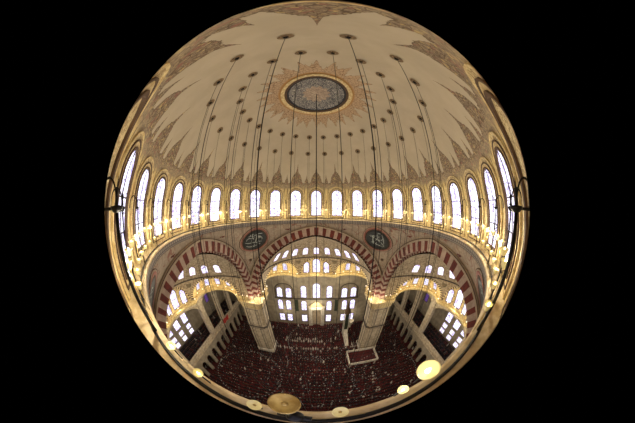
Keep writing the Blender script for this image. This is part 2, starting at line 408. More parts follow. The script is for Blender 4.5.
tops = [(R(7.5+15*k), r_, DZ+sqrt(12.7**2-r_**2)) for r_ in (6.9, 9.0) for k in range(24) if not (r_ == 9.0 and abs(R(7.5+15*k)-pi) < R(24))]
tops += [(a_, 9.3, DZ+sqrt(12.7**2-9.3**2)) for a_ in (pi-R(7.5), pi+R(7.5), pi-R(22.5), pi+R(22.5))]
mc = chandelier((0, 0), (9.0, 6.9, 3.0, 1.5), -31.4, 0, 'great round brass chandelier hanging low over the middle of the crowd on long dome cables', 48, (36, 28, 22, 10), tops=tops)
m = MB(); m.tube([(0, 0, 0), (0, 0, 31.4+DZ+12.6)], .035, 8); m.build('centre_rod', M['iron'], mc)
m = MB()
for i in range(12):
    a = pi*i/6; m.tube([(.2*sin(a), .2*cos(a), 0), (3*sin(a), 3*cos(a), 0)], .03, 5)
m.build('spokes', M['iron'], mc)
for (cx, cy), lab in (((0, 13.8), 'round brass chandelier ring with tiny lamps in front of the prayer niche'), ((13.8, 0), 'round brass chandelier ring with tiny lamps on the right side of the hall'), ((-13.8, 0), 'round brass chandelier ring with tiny lamps on the left side of the hall')):
    tt = [(R(90*k+45), 7.0, -12.5 if True else 0) for k in range(4)]
    chandelier((cx, cy), (7.0,), -33.2, 0, lab, 4, (56,), .01, tops=[(R(45+90*k), .4, -7) for k in range(1)] if False else [])

# ------------------------------------------------------------------ the four great arches
E_, ZC, RC = 1.5, -17.9, 13.6
A_ = 12.4; ZS = -19.6
def wz(z, dl):
    if z <= ZC: return RC+dl-E_
    q = (RC+dl)**2-(z-ZC)**2
    return max(-E_+sqrt(max(q, 0)), 0)
def apex(dl): return ZC+sqrt((RC+dl)**2-E_**2)
def arch_curve(dl, n):
    """points (x, z) from left spring over the apex to right spring; n even steps along each half"""
    t1 = math.acos(E_/(RC+dl)); L = []
    k = max(2, n//8)
    for i in range(k): L.append((RC+dl-E_, ZS+(ZC-ZS)*i/k))
    for i in range(n-k+1): t = t1*i/(n-k); L.append((-E_+(RC+dl)*cos(t), ZC+(RC+dl)*sin(t)))
    L[-1] = (0.0, L[-1][1]); return [(-x, z) for x, z in L]+[(x, z) for x, z in L[::-1]][1:]
def big_arch(rot, label_n):
    xf = rotz(rot); m = MB(); NV = 74      # blocks round the arch, a red one at the crown
    def band(d0, d1, y0, y1, mats, nb, phase=0, sub=1):
        N = 74 if nb is None else nb; half = 200
        A = arch_curve(d0, half); B = arch_curve(d1, half); tot = len(A)-1
        # cumulative length along the centre line for even blocks
        C = arch_curve((d0+d1)/2, half); cl = [0]
        for i in range(tot): cl.append(cl[-1]+math.dist(C[i], C[i+1]))
        L = cl[-1]
        for i in range(tot):
            mid = (cl[i]+cl[i+1])/2-L/2; blk = math.floor(mid/(L/N)+.5); mi = mats[blk % 2]
            a0, a1, b0, b1 = A[i], A[i+1], B[i], B[i+1]
            m.add([(a0[0], y0, a0[1]), (a1[0], y0, a1[1]), (b1[0], y0, b1[1]), (b0[0], y0, b0[1])], [(0, 1, 2, 3)], mi)
            m.add([(a0[0], y0, a0[1]), (a1[0], y0, a1[1]), (a1[0], y1, a1[1]), (a0[0], y1, a0[1])], [(0, 1, 2, 3)], mi)
            m.add([(b0[0], y0, b0[1]), (b1[0], y0, b1[1]), (b1[0], A_+.02, b1[1]), (b0[0], A_+.02, b0[1])], [(0, 1, 2, 3)], mi)
    band(-.62, .58, A_-.12, A_+1.0, (0, 1), 67)
    band(.58, .95, A_-.26, A_-.1, (2, 2), 75)
    band(.80, .90, A_-.3, A_-.26, (3, 3), 75)
    band(-.9, -.60, A_+.8, A_+1.0, (0, 1), 121)
    return struct(m.build('great_arch', [M['redstone'], M['whitestone'], M['cream'], M['brown']], xf=xf))
for k in range(4): big_arch(k*pi/2, k)
# pendentives
for k in range(4):
    m = MB(); rows = []; zs = [apex(.93)-(apex(.93)-ZS)*((i/40)**1.0) for i in range(41)]; zs = [-3.2]+zs
    for z in zs:
        w = min(wz(z, .93), A_-.01) if z < apex(.93) else 0
        r = sqrt(A_*A_+w*w); a0 = atan2(w, A_); a1 = pi/2-a0
        rows.append([(r*sin(a0+(a1-a0)*j/24), r*cos(a0+(a1-a0)*j/24), z) for j in range(25)])
    m.grid(rows); struct(m.build('pendentive', M['pend'], xf=rotz(-k*pi/2)))

# pendentive calligraphy medallions
def ribbon(mb, pts, w, z, taper=True):
    n = len(pts); L = []; Q = []
    for i, p in enumerate(pts):
        a = Vector(pts[max(i-1, 0)]); b = Vector(pts[min(i+1, n-1)]); dd = (b-a).normalized(); nn = Vector((-dd.y, dd.x))
        ww = w*(.35+.65*sin(pi*(i+.6)/(n+.2))) if taper else w
        L.append((p[0]+nn.x*ww, p[1]+nn.y*ww, z)); Q.append((p[0]-nn.x*ww, p[1]-nn.y*ww, z))
    mb.grid([L, Q], 0, False)
def arc(cx, cy, rx, ry, a0, a1, n=10): return [(cx+rx*cos(R(a0+(a1-a0)*i/n)), cy+ry*sin(R(a0+(a1-a0)*i/n))) for i in range(n+1)]
SCRIPTS = [
 # looping word with long base stroke (far left)
 [[(-1.5, -.35), (-1.0, -.5), (-.2, -.45), (.6, -.4), (1.3, -.3)], arc(-.9, .1, .45, .4, 200, -40), arc(.9, .2, .35, .4, -20, 240), [(.2, -.5), (.25, .3), (.2, 1.2)], [(-.3, .9), (.5, 1.25), (1.1, 1.3)], arc(-.3, -.9, .9, .4, 190, 350), [(-1.2, .8), (-.8, .95), (-.5, .8)], arc(.55, .65, .2, .18, 0, 300, 6), [(.9, -.95), (1.1, -.8)], [(-.1, .2), (-.5, .5), (-.6, 1.3)]],
 # upright strokes with a closing loop (far right)
 [[(1.0, 1.1), (1.05, .2), (.95, -.7)], arc(.1, -.1, .9, .95, 60, 290, 16), [(-.9, .9), (-.2, .25), (.5, -.45), (.95, -1.0)], [(-.4, -.1), (.1, .3), (.3, 1.2)], [(-.9, -.5), (-.3, -.9), (.4, -1.2)], arc(-.5, .6, .25, .25, 0, 300, 6), [(.3, 1.4), (.8, 1.3)], arc(.4, .2, .3, .2, 180, 350, 6), arc(-.6, -.5, .35, .3, 100, 360, 8)],
 [[(0, -1.2), (.1, 0), (0, 1.3)], [(.5, -.6), (.55, .4), (.45, 1.1)], arc(-.5, -.5, .5, .4, 180, 400), arc(0, -.6, 1.3, .6, 200, 340, 12), [(-1.1, .4), (-.4, .7), (.2, .6)], [(.8, -.3), (1.2, .2), (1.1, .8)], arc(-.7, .9, .2, .2, 0, 300, 6)],
 [[(-.9, 1.0), (-.95, 0), (-.8, -.8)], [(-.8, -.8), (0, -.95), (.9, -.7)], arc(.5, -.1, .5, .5, -90, 180), [(-.3, 1.2), (-.25, .3), (-.3, -.6)], [(0, .9), (.6, 1.1), (1.1, .8)], arc(.9, .4, .25, .2, 0, 300, 6), [(-1.3, -.2), (-1.1, .4)]]]
MEDN = ['far left', 'far right', 'near right', 'near left']
disc_m = plain('medallion_green_black', (12, 15, 16), (34, 40, 38), 3.5, .5, 0, .1, .45, .6, 1.5); ink = plain('silver_script', (196, 202, 192), (140, 150, 140), 5, .5)
for i, az in enumerate((-44, 43.5, 135, -135)):
    a = R(az); zc = -5.65
    def on(s_, t_, d_, a=a, zc=zc):
        z = zc+t_*.92; w = wz(z, .93) if z < apex(.93) else 0; r = sqrt(A_*A_+w*w)-d_; aa = a+s_/13.4
        return (r*sin(aa), r*cos(aa), z)
    def disc(mb, radii, n=48):
        if radii[0][0] < .02: radii = radii
        mb.grid([[on(r_*sin(2*pi*k/n), r_*cos(2*pi*k/n), d_) for k in range(n)] for r_, d_ in radii], 0, True, True)
    o = MB(); disc(o, [(.01, .10), (.5, .10), (1.0, .10), (1.5, .10), (1.95, .10), (1.96, -.1)]); ob = o.build('calligraphy_medallion', disc_m)
    for nm_, r0, r1, hh, mt in (('dark_rim', 1.92, 2.08, .15, 'brown'), ('rose_border', 2.08, 2.34, .13, 'pink'), ('cream_border', 2.34, 2.46, .1, 'cream'), ('outer_line', 2.46, 2.52, .11, 'brown')):
        rg = MB(); disc(rg, [(r0, -.05), (r0, hh), (r1, hh), (r1, -.1)]); rg.build(nm_, M[mt], ob)
    s_ = MB(); rnd = random.Random(i)
    fill = [arc(rnd.uniform(-1.1, 1.1), rnd.uniform(-1.1, 1.1), rnd.uniform(.15, .4), rnd.uniform(.12, .3), rnd.uniform(0, 200), rnd.uniform(240, 420), 6) for _ in range(9)]
    for st in SCRIPTS[i]+fill:
        P = []
        for j in range(len(st)-1):
            for q in range(3): t = q/3; P.append((st[j][0]*(1-t)+st[j+1][0]*t, st[j][1]*(1-t)+st[j+1][1]*t))
        P.append(st[-1]); P = [p for p in P if math.hypot(*p) < 1.8]
        if len(P) > 2: ribbon(s_, P, .07 if st not in fill else .035, .13)
    s_.v = [on(-v[0] if False else v[0], v[1], v[2]) for v in s_.v]
    s_.build('script', ink, ob)
    tag(ob, 'dark oval calligraphy medallion on the pendentive at the %s corner' % MEDN[i], 'medallion')
# painted red flowers and small dark stars on the pendentives
for k in range(4):
    for sgn in (-1, 1):
        a = k*pi/2+sgn*R(14.5)+0; 
        z = -4.1; w = wz(z, .93); r = sqrt(A_*A_+w*w)-.06
        a = k*pi/2+sgn*R(20.5); m = MB()
        for (ds, dz, rr) in ((0, 0, .2), (.24, .07, .15), (-.24, .04, .15), (.42, .12, .1), (-.42, .0, .1)):
            aa = a+ds/r; m.add([(r*sin(aa+rr*cos(t)/r), r*cos(aa+rr*cos(t)/r), z+dz+rr*.7*sin(t)) for t in [2*pi*q/8 for q in range(8)]], [tuple(range(8))])
        ob = m.build('painted_flower', M['redstone']); tag(ob, 'red painted flower spray on the plaster between great arch and dome ring', 'ornament', 'red painted flowers under the dome ring')
    a = pi/4+k*pi/2; z = -9.6; w = wz(z, .93); r = sqrt(A_*A_+w*w)-.05
    m = MB(); m.add([((r-.1*abs(sin(4*t)))*sin(a+(.3+.12*cos(8*t))*cos(t)/r), (r-.0)*cos(a+(.3+.12*cos(8*t))*cos(t)/r), z+(.3+.12*cos(8*t))*sin(t)) for t in [2*pi*q/32 for q in range(32)]], [tuple(range(32))])
    ob = m.build('painted_star', M['brown']); tag(ob, 'small dark painted star below a corner medallion', 'ornament', 'painted stars below the corner medallions')

# ------------------------------------------------------------------ half domes with exedrae (front, left, right)
YC = 13.1; DL = -1.05; ZB = -12.9; ZCN = -18.4
EXA, EXH = R(52), R(27)
def rho(z): return wz(z, DL)
def cornice_path(n=14):
    pts = []; rr = rho(-18); sx = rr*cos(EXH)
    pts += [(rr*sin(a), YC+rr*cos(a)) for a in [-pi/2+( -EXA-EXH+pi/2)*i/4 for i in range(4)]]
    er = rr*sin(EXH)
    for sgn in (-1, 1):
        c = (sx*sin(sgn*EXA), YC+sx*cos(EXA)); a0 = sgn*EXA
        ex = [(c[0]+er*sin(a0+t), c[1]+er*cos(a0+t)) for t in [-pi/2+pi*i/n for i in range(n+1)]]
        pts += ex
        if sgn < 0: pts += [(rr*sin(a), YC+rr*cos(a)) for a in [(-EXA+EXH)+2*(EXA-EXH)*i/8 for i in range(1, 8)]]
    pts += [(rr*sin(a), YC+rr*cos(a)) for a in [EXA+EXH+(pi/2-EXA-EXH)*i/4 for i in range(1, 5)]]
    return pts
def offset_path(pts, dd):
    out = []
    for i, p in enumerate(pts):
        a = Vector(pts[max(i-1, 0)]); b = Vector(pts[min(i+1, len(pts)-1)]); t = (b-a).normalized(); n_ = Vector((t.y, -t.x))
        out.append((p[0]+n_.x*dd, p[1]+n_.y*dd))
    return out
def halfdome(rot, tagname, fancy=True):
    xf = rotz(rot); m = MB()
    zs = [ZB+(apex(DL)-ZB)*sin(pi/2*i/24) for i in range(25)]
    m.lathe([(max(rho(z), .01), z) for z in zs], (0, YC, 0), 64, -pi/2, pi/2)
    m.grid([[(x*1.0, yy, z) for (x, z) in arch_curve(DL, 60)] for yy in (A_+.6, YC)])
    struct(m.build('half_dome', M['hd'], xf=xf))
    # curved wall under it
    m = MB()
    for a0, a1 in ((-pi/2, -EXA-EXH), (-EXA+EXH, EXA-EXH), (EXA+EXH, pi/2)):
        m.lathe([(rho(z), z) for z in (-12.9, -14.5, -16, -17.5, -18.5)], (0, YC, 0), 10, a0, a1)
    for sgn in (-1, 1):
        rows = [[], [], []]
        for i in range(33):
            t = -1+2*i/32; a = sgn*EXA+t*EXH; za = -17.2+4.15*sqrt(max(1-t*t, 0))
            for q, row in enumerate(rows): z = za+(ZB-za)*q/2; row.append((rho(z)*sin(a), YC+rho(z)*cos(a), z))
        m.grid(rows)
    struct(m.build('apse_wall', M['apse'], xf=xf))
    rr = rho(-17.6); sx = rr*cos(EXH); er = rr*sin(EXH)
    for sgn in (-1, 1):
        a0 = sgn*EXA; c = (sx*sin(a0), YC+sx*cos(a0), 0); m = MB()
        m.lathe([(max(er*cos(pi/2*i/14), .01), -17.2+4.15*sin(pi/2*i/14)) for i in range(15)], c, 32, a0-pi/2, a0+pi/2)
        m.lathe([(er, -17.2), (er, -18.5)], c, 32, a0-pi/2, a0+pi/2)
        struct(m.build('exedra', M['goldplaster'], xf=xf))
        # dotted arch band round the mouth of the exedra
        m = MB(); N = 54
        for i in range(N):
            t0 = -1+2*i/N; ends = []
            for t in (t0, t0+2/N):
                th = pi*(t+1)/2
                for kk in (.97, 1.07):
                    a = a0+(-cos(th))*EXH*kk; z = -17.2+4.15*kk*sin(th); r = rho(z)-.1; ends.append((r*sin(a), YC+r*cos(a), z))
            m.add(ends, [(0, 1, 3, 2)], i % 2)
        struct(m.build('exedra_arch', [M['brown'], M['gold']], xf=xf))
        for tt in (-50, -18, 14, 46):
            tt = tt*1 if sgn > 0 else -tt
            aw = a0+R(tt)
            def f(s, t, dd, aw=aw, c=c, er=er):
                z = -16.9+t; rr_ = er*sqrt(max(1-((z+17.2)/4.15)**2, .01)) if z > -17.2 else er; rr_ -= dd; a = aw+s/rr_
                return xf(Vector((c[0]+rr_*sin(a), c[1]+rr_*cos(a), z)))
            window(f, 1.0, 2.3, M['glassgold'], [(0, .1, .1, M['gold']), (.1, .2, .06, M['brown'])], n=8, muntin=False)
    # small windows round the foot of the half dome
    for kk in range(-4, 5):
        aw = R(16.2*kk)
        def f(s, t, dd, aw=aw):
            z = -11.7+t; r_ = rho(z)-dd; a = aw+s/r_; return xf(Vector((r_*sin(a), YC+r_*cos(a), z)))
        window(f, 1.12, 1.95, M['glass'], [(0, .1, .1, M['cream']), (.1, .17, .06, M['brown'])], n=8, muntin=False)
    for kk, (w, h, z0) in ((-1, (1.25, 3.0, -17.2)), (0, (1.7, 3.9, -17.2)), (1, (1.25, 3.0, -17.2))):
        aw = R(13.2*kk)
        def f(s, t, dd, aw=aw, z0=z0):
            z = z0+t; r_ = rho(z)-dd; a = aw+s/r_; return xf(Vector((r_*sin(a), YC+r_*cos(a), z)))
        window(f, w, h, M['glass'], [(0, .12, .12, M['brown']), (.12, .24, .07, M['gold'])], n=10, muntin=False)
    m = MB(); N = 40; CH = R(21)
    for i in range(N):
        ends = []
        for th in (pi*i/N, pi*(i+1)/N):
            for kk in (.96, 1.05):
                a = -cos(th)*CH*kk; z = -17.2+4.15*kk*sin(th); r = rho(z)-.1; ends.append((r*sin(a), YC+r*cos(a), z))
        m.add(ends, [(0, 1, 3, 2)], i % 2)
    struct(m.build('window_arch', [M['brown'], M['gold']], xf=xf))
    m = MB(); m.grid([[((rho(z)-.025)*sin(-cos(th)*CH), YC+(rho(z)-.025)*cos(-cos(th)*CH), z) for th, z in [(pi*i/24, -17.6+(4.55*sin(pi*i/24))*q) for i in range(1, 24)]] for q in (0, .25, .5, .75, 1)])
    struct(m.build('gilt_tympanum', M['goldplaster'], xf=xf))
    # moulding between half dome and wall
    m = MB(); m.lathe([(rho(-12.65), -12.6), (rho(-12.7)-.16, -12.68), (rho(-12.8)-.16, -12.8), (rho(-12.9), -12.88)], (0, YC, 0), 64, -pi/2, pi/2, smooth=False)
    struct(m.build('trim_2', M['darkline'], xf=xf))
    # roundels
    for sgn in (-1, 1):
        a = sgn*R(24.5); z = -13.7; r_ = rho(z)-.12; m = MB(); m.lathe([(.01, 0), (.42, 0), (.5, .06), (.6, .0)], seg=20, smooth=False)
        o = m.build('wall_roundel', M['roundel']); nn = Vector((-sin(a), -cos(a), 0)); xx = Vector((0, 0, 1)).cross(nn).normalized()
        p = xf(Vector((r_*sin(a), YC+r_*cos(a), z))); mm = Matrix((xf(xx), Vector((0, 0, 1)), xf(nn))).transposed(); o.location = p; o.rotation_euler = mm.to_euler()
        tag(o, 'small dark round painted roundel at the %s shoulder of the %s apse windows' % ('left' if sgn < 0 else 'right', tagname), 'roundel')
    # cornice ledge following the scalloped plan
    P0 = cornice_path(); prof = [(.0, -17.6), (.55, -17.65), (.62, -17.8), (.5, -17.95), (.42, -18.25), (.2, -18.4), (.15, -18.52), (-.1, -18.54)]
    m = MB(); m.grid([[(x, y, z) for x, y in offset_path(P0, dd)] for dd, z in prof], 0, True)
    struct(m.build('apse_cornice', M['goldplaster'], xf=xf))
    m = MB(); m.tube([(x, y, -17.25) for x, y in offset_path(P0, .45)], .035, 5)
    for x, y in offset_path(P0, .45)[::2]: m.tube([(x, y, -17.7), (x, y, -17.25)], .02, 4)
    o = m.build('cornice_rail', M['gold'], xf=xf); tag(o, 'thin gilt rail along the scalloped cornice of the %s apse' % tagname, 'railing')
    for i, (x, y) in enumerate(offset_path(P0, .5)):
        if i % 2: continue
        p = xf(Vector((x, y, -17.15)))
        if i == 0 or not hasattr(halfdome, 'lp'):
            pass
        LAMPS.append((p, tagname))
    # flat soffit outside the cornice
    Yw = 24.8 if rot == 0 else 30.2
    inner = [Vector((x, y, -18.52)) for x, y in P0]
    poly = [Vector((-13.2, YC, -18.52)), Vector((-13.2, Yw, -18.52)), Vector((13.2, Yw, -18.52)), Vector((13.2, YC, -18.52))]+inner[::-1]
    m = MB(); m.add(poly, [t for t in tessellate_polygon([poly])]); struct(m.build('soffit', M['greyplaster'], xf=xf))
M['hd'] = plain('half_dome_paint', (160, 144, 118), (116, 98, 74), 2.6, .8, 0, .1, .4, .6, 1.0)
M['apse'] = plain('apse_plaster', (170, 152, 120), (128, 106, 78), 2.4, .8, 0, .1)
M['goldplaster'] = plain('golden_plaster', (230, 210, 150), (190, 160, 98), 3.0, .6, .1, .3, .4, .62, 1.0)
M['glassgold'] = glass_mat('cream_glass', 1.3, .5, 1.6)
M['roundel'] = plain('roundel_paint', (46, 52, 44), (130, 112, 80), 6, .7, 0, .1, .5, .62)
LAMPS = []
halfdome(0, 'front'); halfdome(pi/2, 'left'); halfdome(-pi/2, 'right')
proto = None
for p, tn in LAMPS:
    if proto is None:
        m = MB(); m.lathe([(.01, .14), (.1, .1), (.13, 0), (.07, -.1), (.01, -.12)], seg=8); proto = m.build('cornice_lamp', M['bulbdim']); o = proto
    else: o = proto.copy(); COL.objects.link(o)
    o.location = p; tag(o, 'tiny glowing lamp on the rail of the %s apse cornice' % tn, 'lamp', 'cornice lamps of the %s apse' % tn)
# corner bay ceilings
m = MB()
for sx in (-1, 1):
    m.add([(sx*13.2, 13.2, -18.53), (sx*30.2, 13.2, -18.53), (sx*30.2, 24.8, -18.53), (sx*13.2, 24.8, -18.53)], [(0, 1, 2, 3)])
    m.add([(sx*13.2, -13.2, -18.53), (sx*30.2, -13.2, -18.53), (sx*30.2, -24.8, -18.53), (sx*13.2, -24.8, -18.53)], [(0, 1, 2, 3)])
struct(m.build('soffit', M['greyplaster']))

# ------------------------------------------------------------------ piers
for sx, sy in ((-1, 1), (1, 1), (-1, -1), (1, -1)):
    m = MB(); cx, cy = sx*13.05, sy*13.15; h = 2.15
    def sq(hh, z, ch=.45): return [(cx+x, cy+y, z) for x, y in ((-hh+ch, -hh), (hh-ch, -hh), (hh-ch, -hh+ch*.5), (hh-ch*.5, -hh+ch*.5), (hh-ch*.5, -hh+ch), (hh, -hh+ch), (hh, hh-ch), (hh-ch*.5, hh-ch), (hh-ch*.5, hh-ch*.5), (hh-ch, hh-ch*.5), (hh-ch, hh), (-hh+ch, hh), (-hh+ch, hh-ch*.5), (-hh+ch*.5, hh-ch*.5), (-hh+ch*.5, hh-ch), (-hh, hh-ch), (-hh, -hh+ch), (-hh+ch*.5, -hh+ch), (-hh+ch*.5, -hh+ch*.5), (-hh+ch, -hh+ch*.5))]
    m.grid([sq(h, z) for z in (-20.6, -26.2)], 0, False, True)
    m.grid([sq(h, -26.2), sq(h+.18, -26.3), sq(h+.18, -26.6), sq(h, -26.7)], 1, False, True)
    m.grid([sq(h, -26.7), sq(h, -35.9)], 0, False, True)
    m.grid([sq(h, -35.9), sq(h+.15, -36.1), sq(h+.15, -37.5)], 2, False, True)
    # sunk panels drawn by raised fillets on the hall faces
    for z0, z1 in ((-25.9, -21.0), (-35.6, -27.1)):
        for ax in (0, 1):
            for o_ in (-1.3, -.65, .65, 1.3) if ax == 0 else (-1.3, -.3, .3, 1.3):
                if ax == 0: m.box((cx+o_, cy-sy*h, (z0+z1)/2), (.09, .08, z1-z0), 1)
                else: m.box((cx-sx*h, cy+o_, (z0+z1)/2), (.08, .09, z1-z0), 1)
            for zz in (z0, z1):
                if ax == 0: m.box((cx, cy-sy*h, zz), (2.7, .08, .1), 1)
                else: m.box((cx-sx*h, cy, zz), (.08, 2.7, .1), 1)
    o = struct(m.build('pier', [M['stone'], M['darkline'], M['marble']]))
    m = MB(); m.grid([sq(h, -20.7), sq(h+.25, -20.3), sq(h+.3, -19.7), sq(h+.55, -19.3), sq(h+.6, -18.7), sq(h+.2, -18.6), sq(h-.9, -18.3)], 0, False, True)
    struct(m.build('capital', M['goldlace'], o))

# ------------------------------------------------------------------ floor and lower walls
m = MB(); m.box((0, 0, ZF-.1), (60.4, 62, .2)); struct(m.build('floor', M['carpet']))
WY = 24.8
m = MB(); m.box((0, WY+.3, (ZF-18.5)/2), (61, .6, -18.5-ZF)); struct(m.build('wall_front', M['wall'] if 'wall' in M else M['greyplaster']))
for sx, nm in ((-1, 'left'), (1, 'right')):
    m = MB(); m.box((sx*30.5, 0, (ZF-18.5)/2), (.6, 50, -18.5-ZF)); struct(m.build('wall_'+nm, M['greyplaster']))
def flatf(o, r, n): # window mapping on a flat wall
    o, r, n = Vector(o), Vector(r), Vector(n); return lambda s, t, dd: tuple(o+r*s+Vector((0, 0, t))+n*dd)
bz = [(0, .16, .12, M['darkline']), (.16, .28, .07, M['cream'])]
for x in (-3.55, 0, 3.55):
    w, h, z0 = (1.9, 4.9, -26.0) if x == 0 else (1.45, 4.0, -26.0)
    window(flatf((x, WY, z0), (1, 0, 0), (0, -1, 0)), w, h, M['glass'], bz, n=8)
for x in (-10.35, -7.75, 7.75, 10.35):
    window(flatf((x, WY, -26.2), (1, 0, 0), (0, -1, 0)), 1.5, 3.3, M['glass'], bz, n=8)
for x in (-10.5, -8.1, -3.6, 3.6, 8.1, 10.5):
    window(flatf((x, WY, -31.0), (1, 0, 0), (0, -1, 0)), 1.4, 3.7, M['glass'], bz, n=8)
    window(flatf((x, WY, -36.0), (1, 0, 0), (0, -1, 0)), 1.5, 2.9, M['glass'], [(0, .14, .12, M['darkline'])], flat=True)
for sx in (-1, 1):
    for x in (15.5, 18.5, 22, 25): 
        window(flatf((sx*x, WY, -26.2), (1, 0, 0), (0, -1, 0)), 1.3, 3.0, M['glass'], bz, n=8)
    # blind arch round each pair
    m = MB(); cx = sx*9.05
    pts = [(cx-2.5, WY-.05, -26.4)]+[(cx+2.5*cos(pi-pi*i/16), WY-.05, -23.4+1.9*sin(pi*i/16)) for i in range(17)]+[(cx+2.5, WY-.05, -26.4)]
    m.tube(pts, .14, 6); struct(m.build('blind_arch', M['darkline']))
m = MB(); m.box((0, WY-.1, -26.55), (24, .35, .3)); struct(m.build('trim_3', M['darkline']))
for x in (-5.7, 5.7):
    m = MB(); m.box((x, WY-.1, -29.2), (.9, .25, 4.4)); struct(m.build('wall_panel', M['green']))
# mihrab
mh = empty('prayer_niche', (0, WY, ZF)); m = MB()
m.box((-1.75, -.4, 3.6), (1.0, .78, 7.2)); m.box((1.75, -.4, 3.6), (1.0, .78, 7.2)); m.box((0, -.4, 7.6), (4.5, .78, .9)); m.box((0, -.42, 8.15), (4.8, .82, .2)); m.build('surround', M['marble'], mh)
m = MB(); m.grid([[(r*cos(pi*i/16), -.75+.7*r/1.25*sin(pi*i/16), z) for i in range(17)] for r, z in [(1.25, 0), (1.25, 5), (1.1, 5.8), (.7, 6.6), (.05, 7.2)]]); m.build('niche', M['cream'], mh)
m = MB(); m.grid([[(-2.3, -.3, 8.2), (2.3, -.3, 8.2)], [(-.9, -.3, 9.4), (.9, -.3, 9.4)], [(-.05, -.3, 10.2), (.05, -.3, 10.2)]]); m.build('crest', M['gold'], mh)
tag(mh, 'pale marble prayer niche with gilt crest in the middle of the front wall', 'niche')
m = MB()
for x in (-1, 1):
    pass
# minbar
mb_ = empty('pulpit', (8.0, 19.2, ZF)); m = MB()
for ax in (-.6, .6):
    for ay in (-.6, .6): m.box((ax, ay, 4.9), (.16, .16, 9.8))
m.box((0, 0, 3.0), (1.3, 1.3, .2)); m.build('kiosk', M['marble'], mb_)
m = MB(); m.box((0, 0, 1.5), (1.1, 1.1, 3.0)); m.build('base', M['marble'], mb_)
m = MB(); m.box((0, -.1, 6.3), (.9, .9, 6.2)); m.build('panel', M['green'], mb_)
m = MB(); m.lathe([(.85, 9.7), (.8, 10.1), (.45, 11.6), (.1, 13.2), (.02, 13.8)], seg=8, smooth=False); m.build('spire', M['clothdark'] if 'clothdark' in M else M['brown'], mb_)
m = MB(); m.add([(-.5, -.6, 0), (-.5, -5, 0), (-.5, -.6, 3.1), (.5, -.6, 0), (.5, -5, 0), (.5, -.6, 3.1)], [(0, 1, 2), (3, 5, 4), (1, 4, 5, 2), (0, 3, 4, 1)]); m.build('stair', M['marble'], mb_)
tag(mb_, 'tall slender pulpit tower with dark panels and pointed spire right of the prayer niche', 'pulpit')
# lit preacher's lectern wall beside right pier
kp = empty('preaching_seat', (10.2, 22.6, ZF)); m = MB(); m.lathe([(.35, 0), (.3, 1.2), (.9, 1.9), (1.0, 3.0), (.95, 3.0), (.85, 1.95), (.01, 1.8)], seg=8, smooth=False); m.build('seat_bowl', M['marble'], kp)
m = MB(); m.box((0, 1.0, 1.6), (.7, 1.2, .15)); m.tube([(0, 1.0, 0), (0, 1.0, 1.6)], .12, 6); m.build('step', M['marble'], kp)
tag(kp, 'small raised marble preaching seat between the pulpit and the right front pier', 'seat')
# muezzin platform
pf = empty('muezzin_platform', (10.6, 8.0, ZF)); m = MB(); m.box((0, 0, 2.1), (6.9, 4.6, .22)); m.build('deck', M['marble'], pf)
m = MB(); m.box((0, 0, 2.23), (6.5, 4.2, .04)); m.build('carpet', M['carpet'], pf)
for ax in (-1, 1):
    m = MB(); m.box((ax*3.37, 0, 2.65), (.16, 4.6, .9)); m.build('parapet', M['marble'], pf)
    m = MB(); m.box((0, ax*2.22, 2.65), (6.6, .16, .9)); m.build('parapet', M['marble'], pf)
    for ay in (-1, 1):
        m = MB(); m.lathe([(.22, 0), (.16, .2), (.15, 1.8), (.24, 2.0)], (ax*3.1, ay*2.0, 0), 10); m.build('column', M['marble'], pf)
tag(pf, 'white marble platform box with open top standing before the right front pier', 'platform')

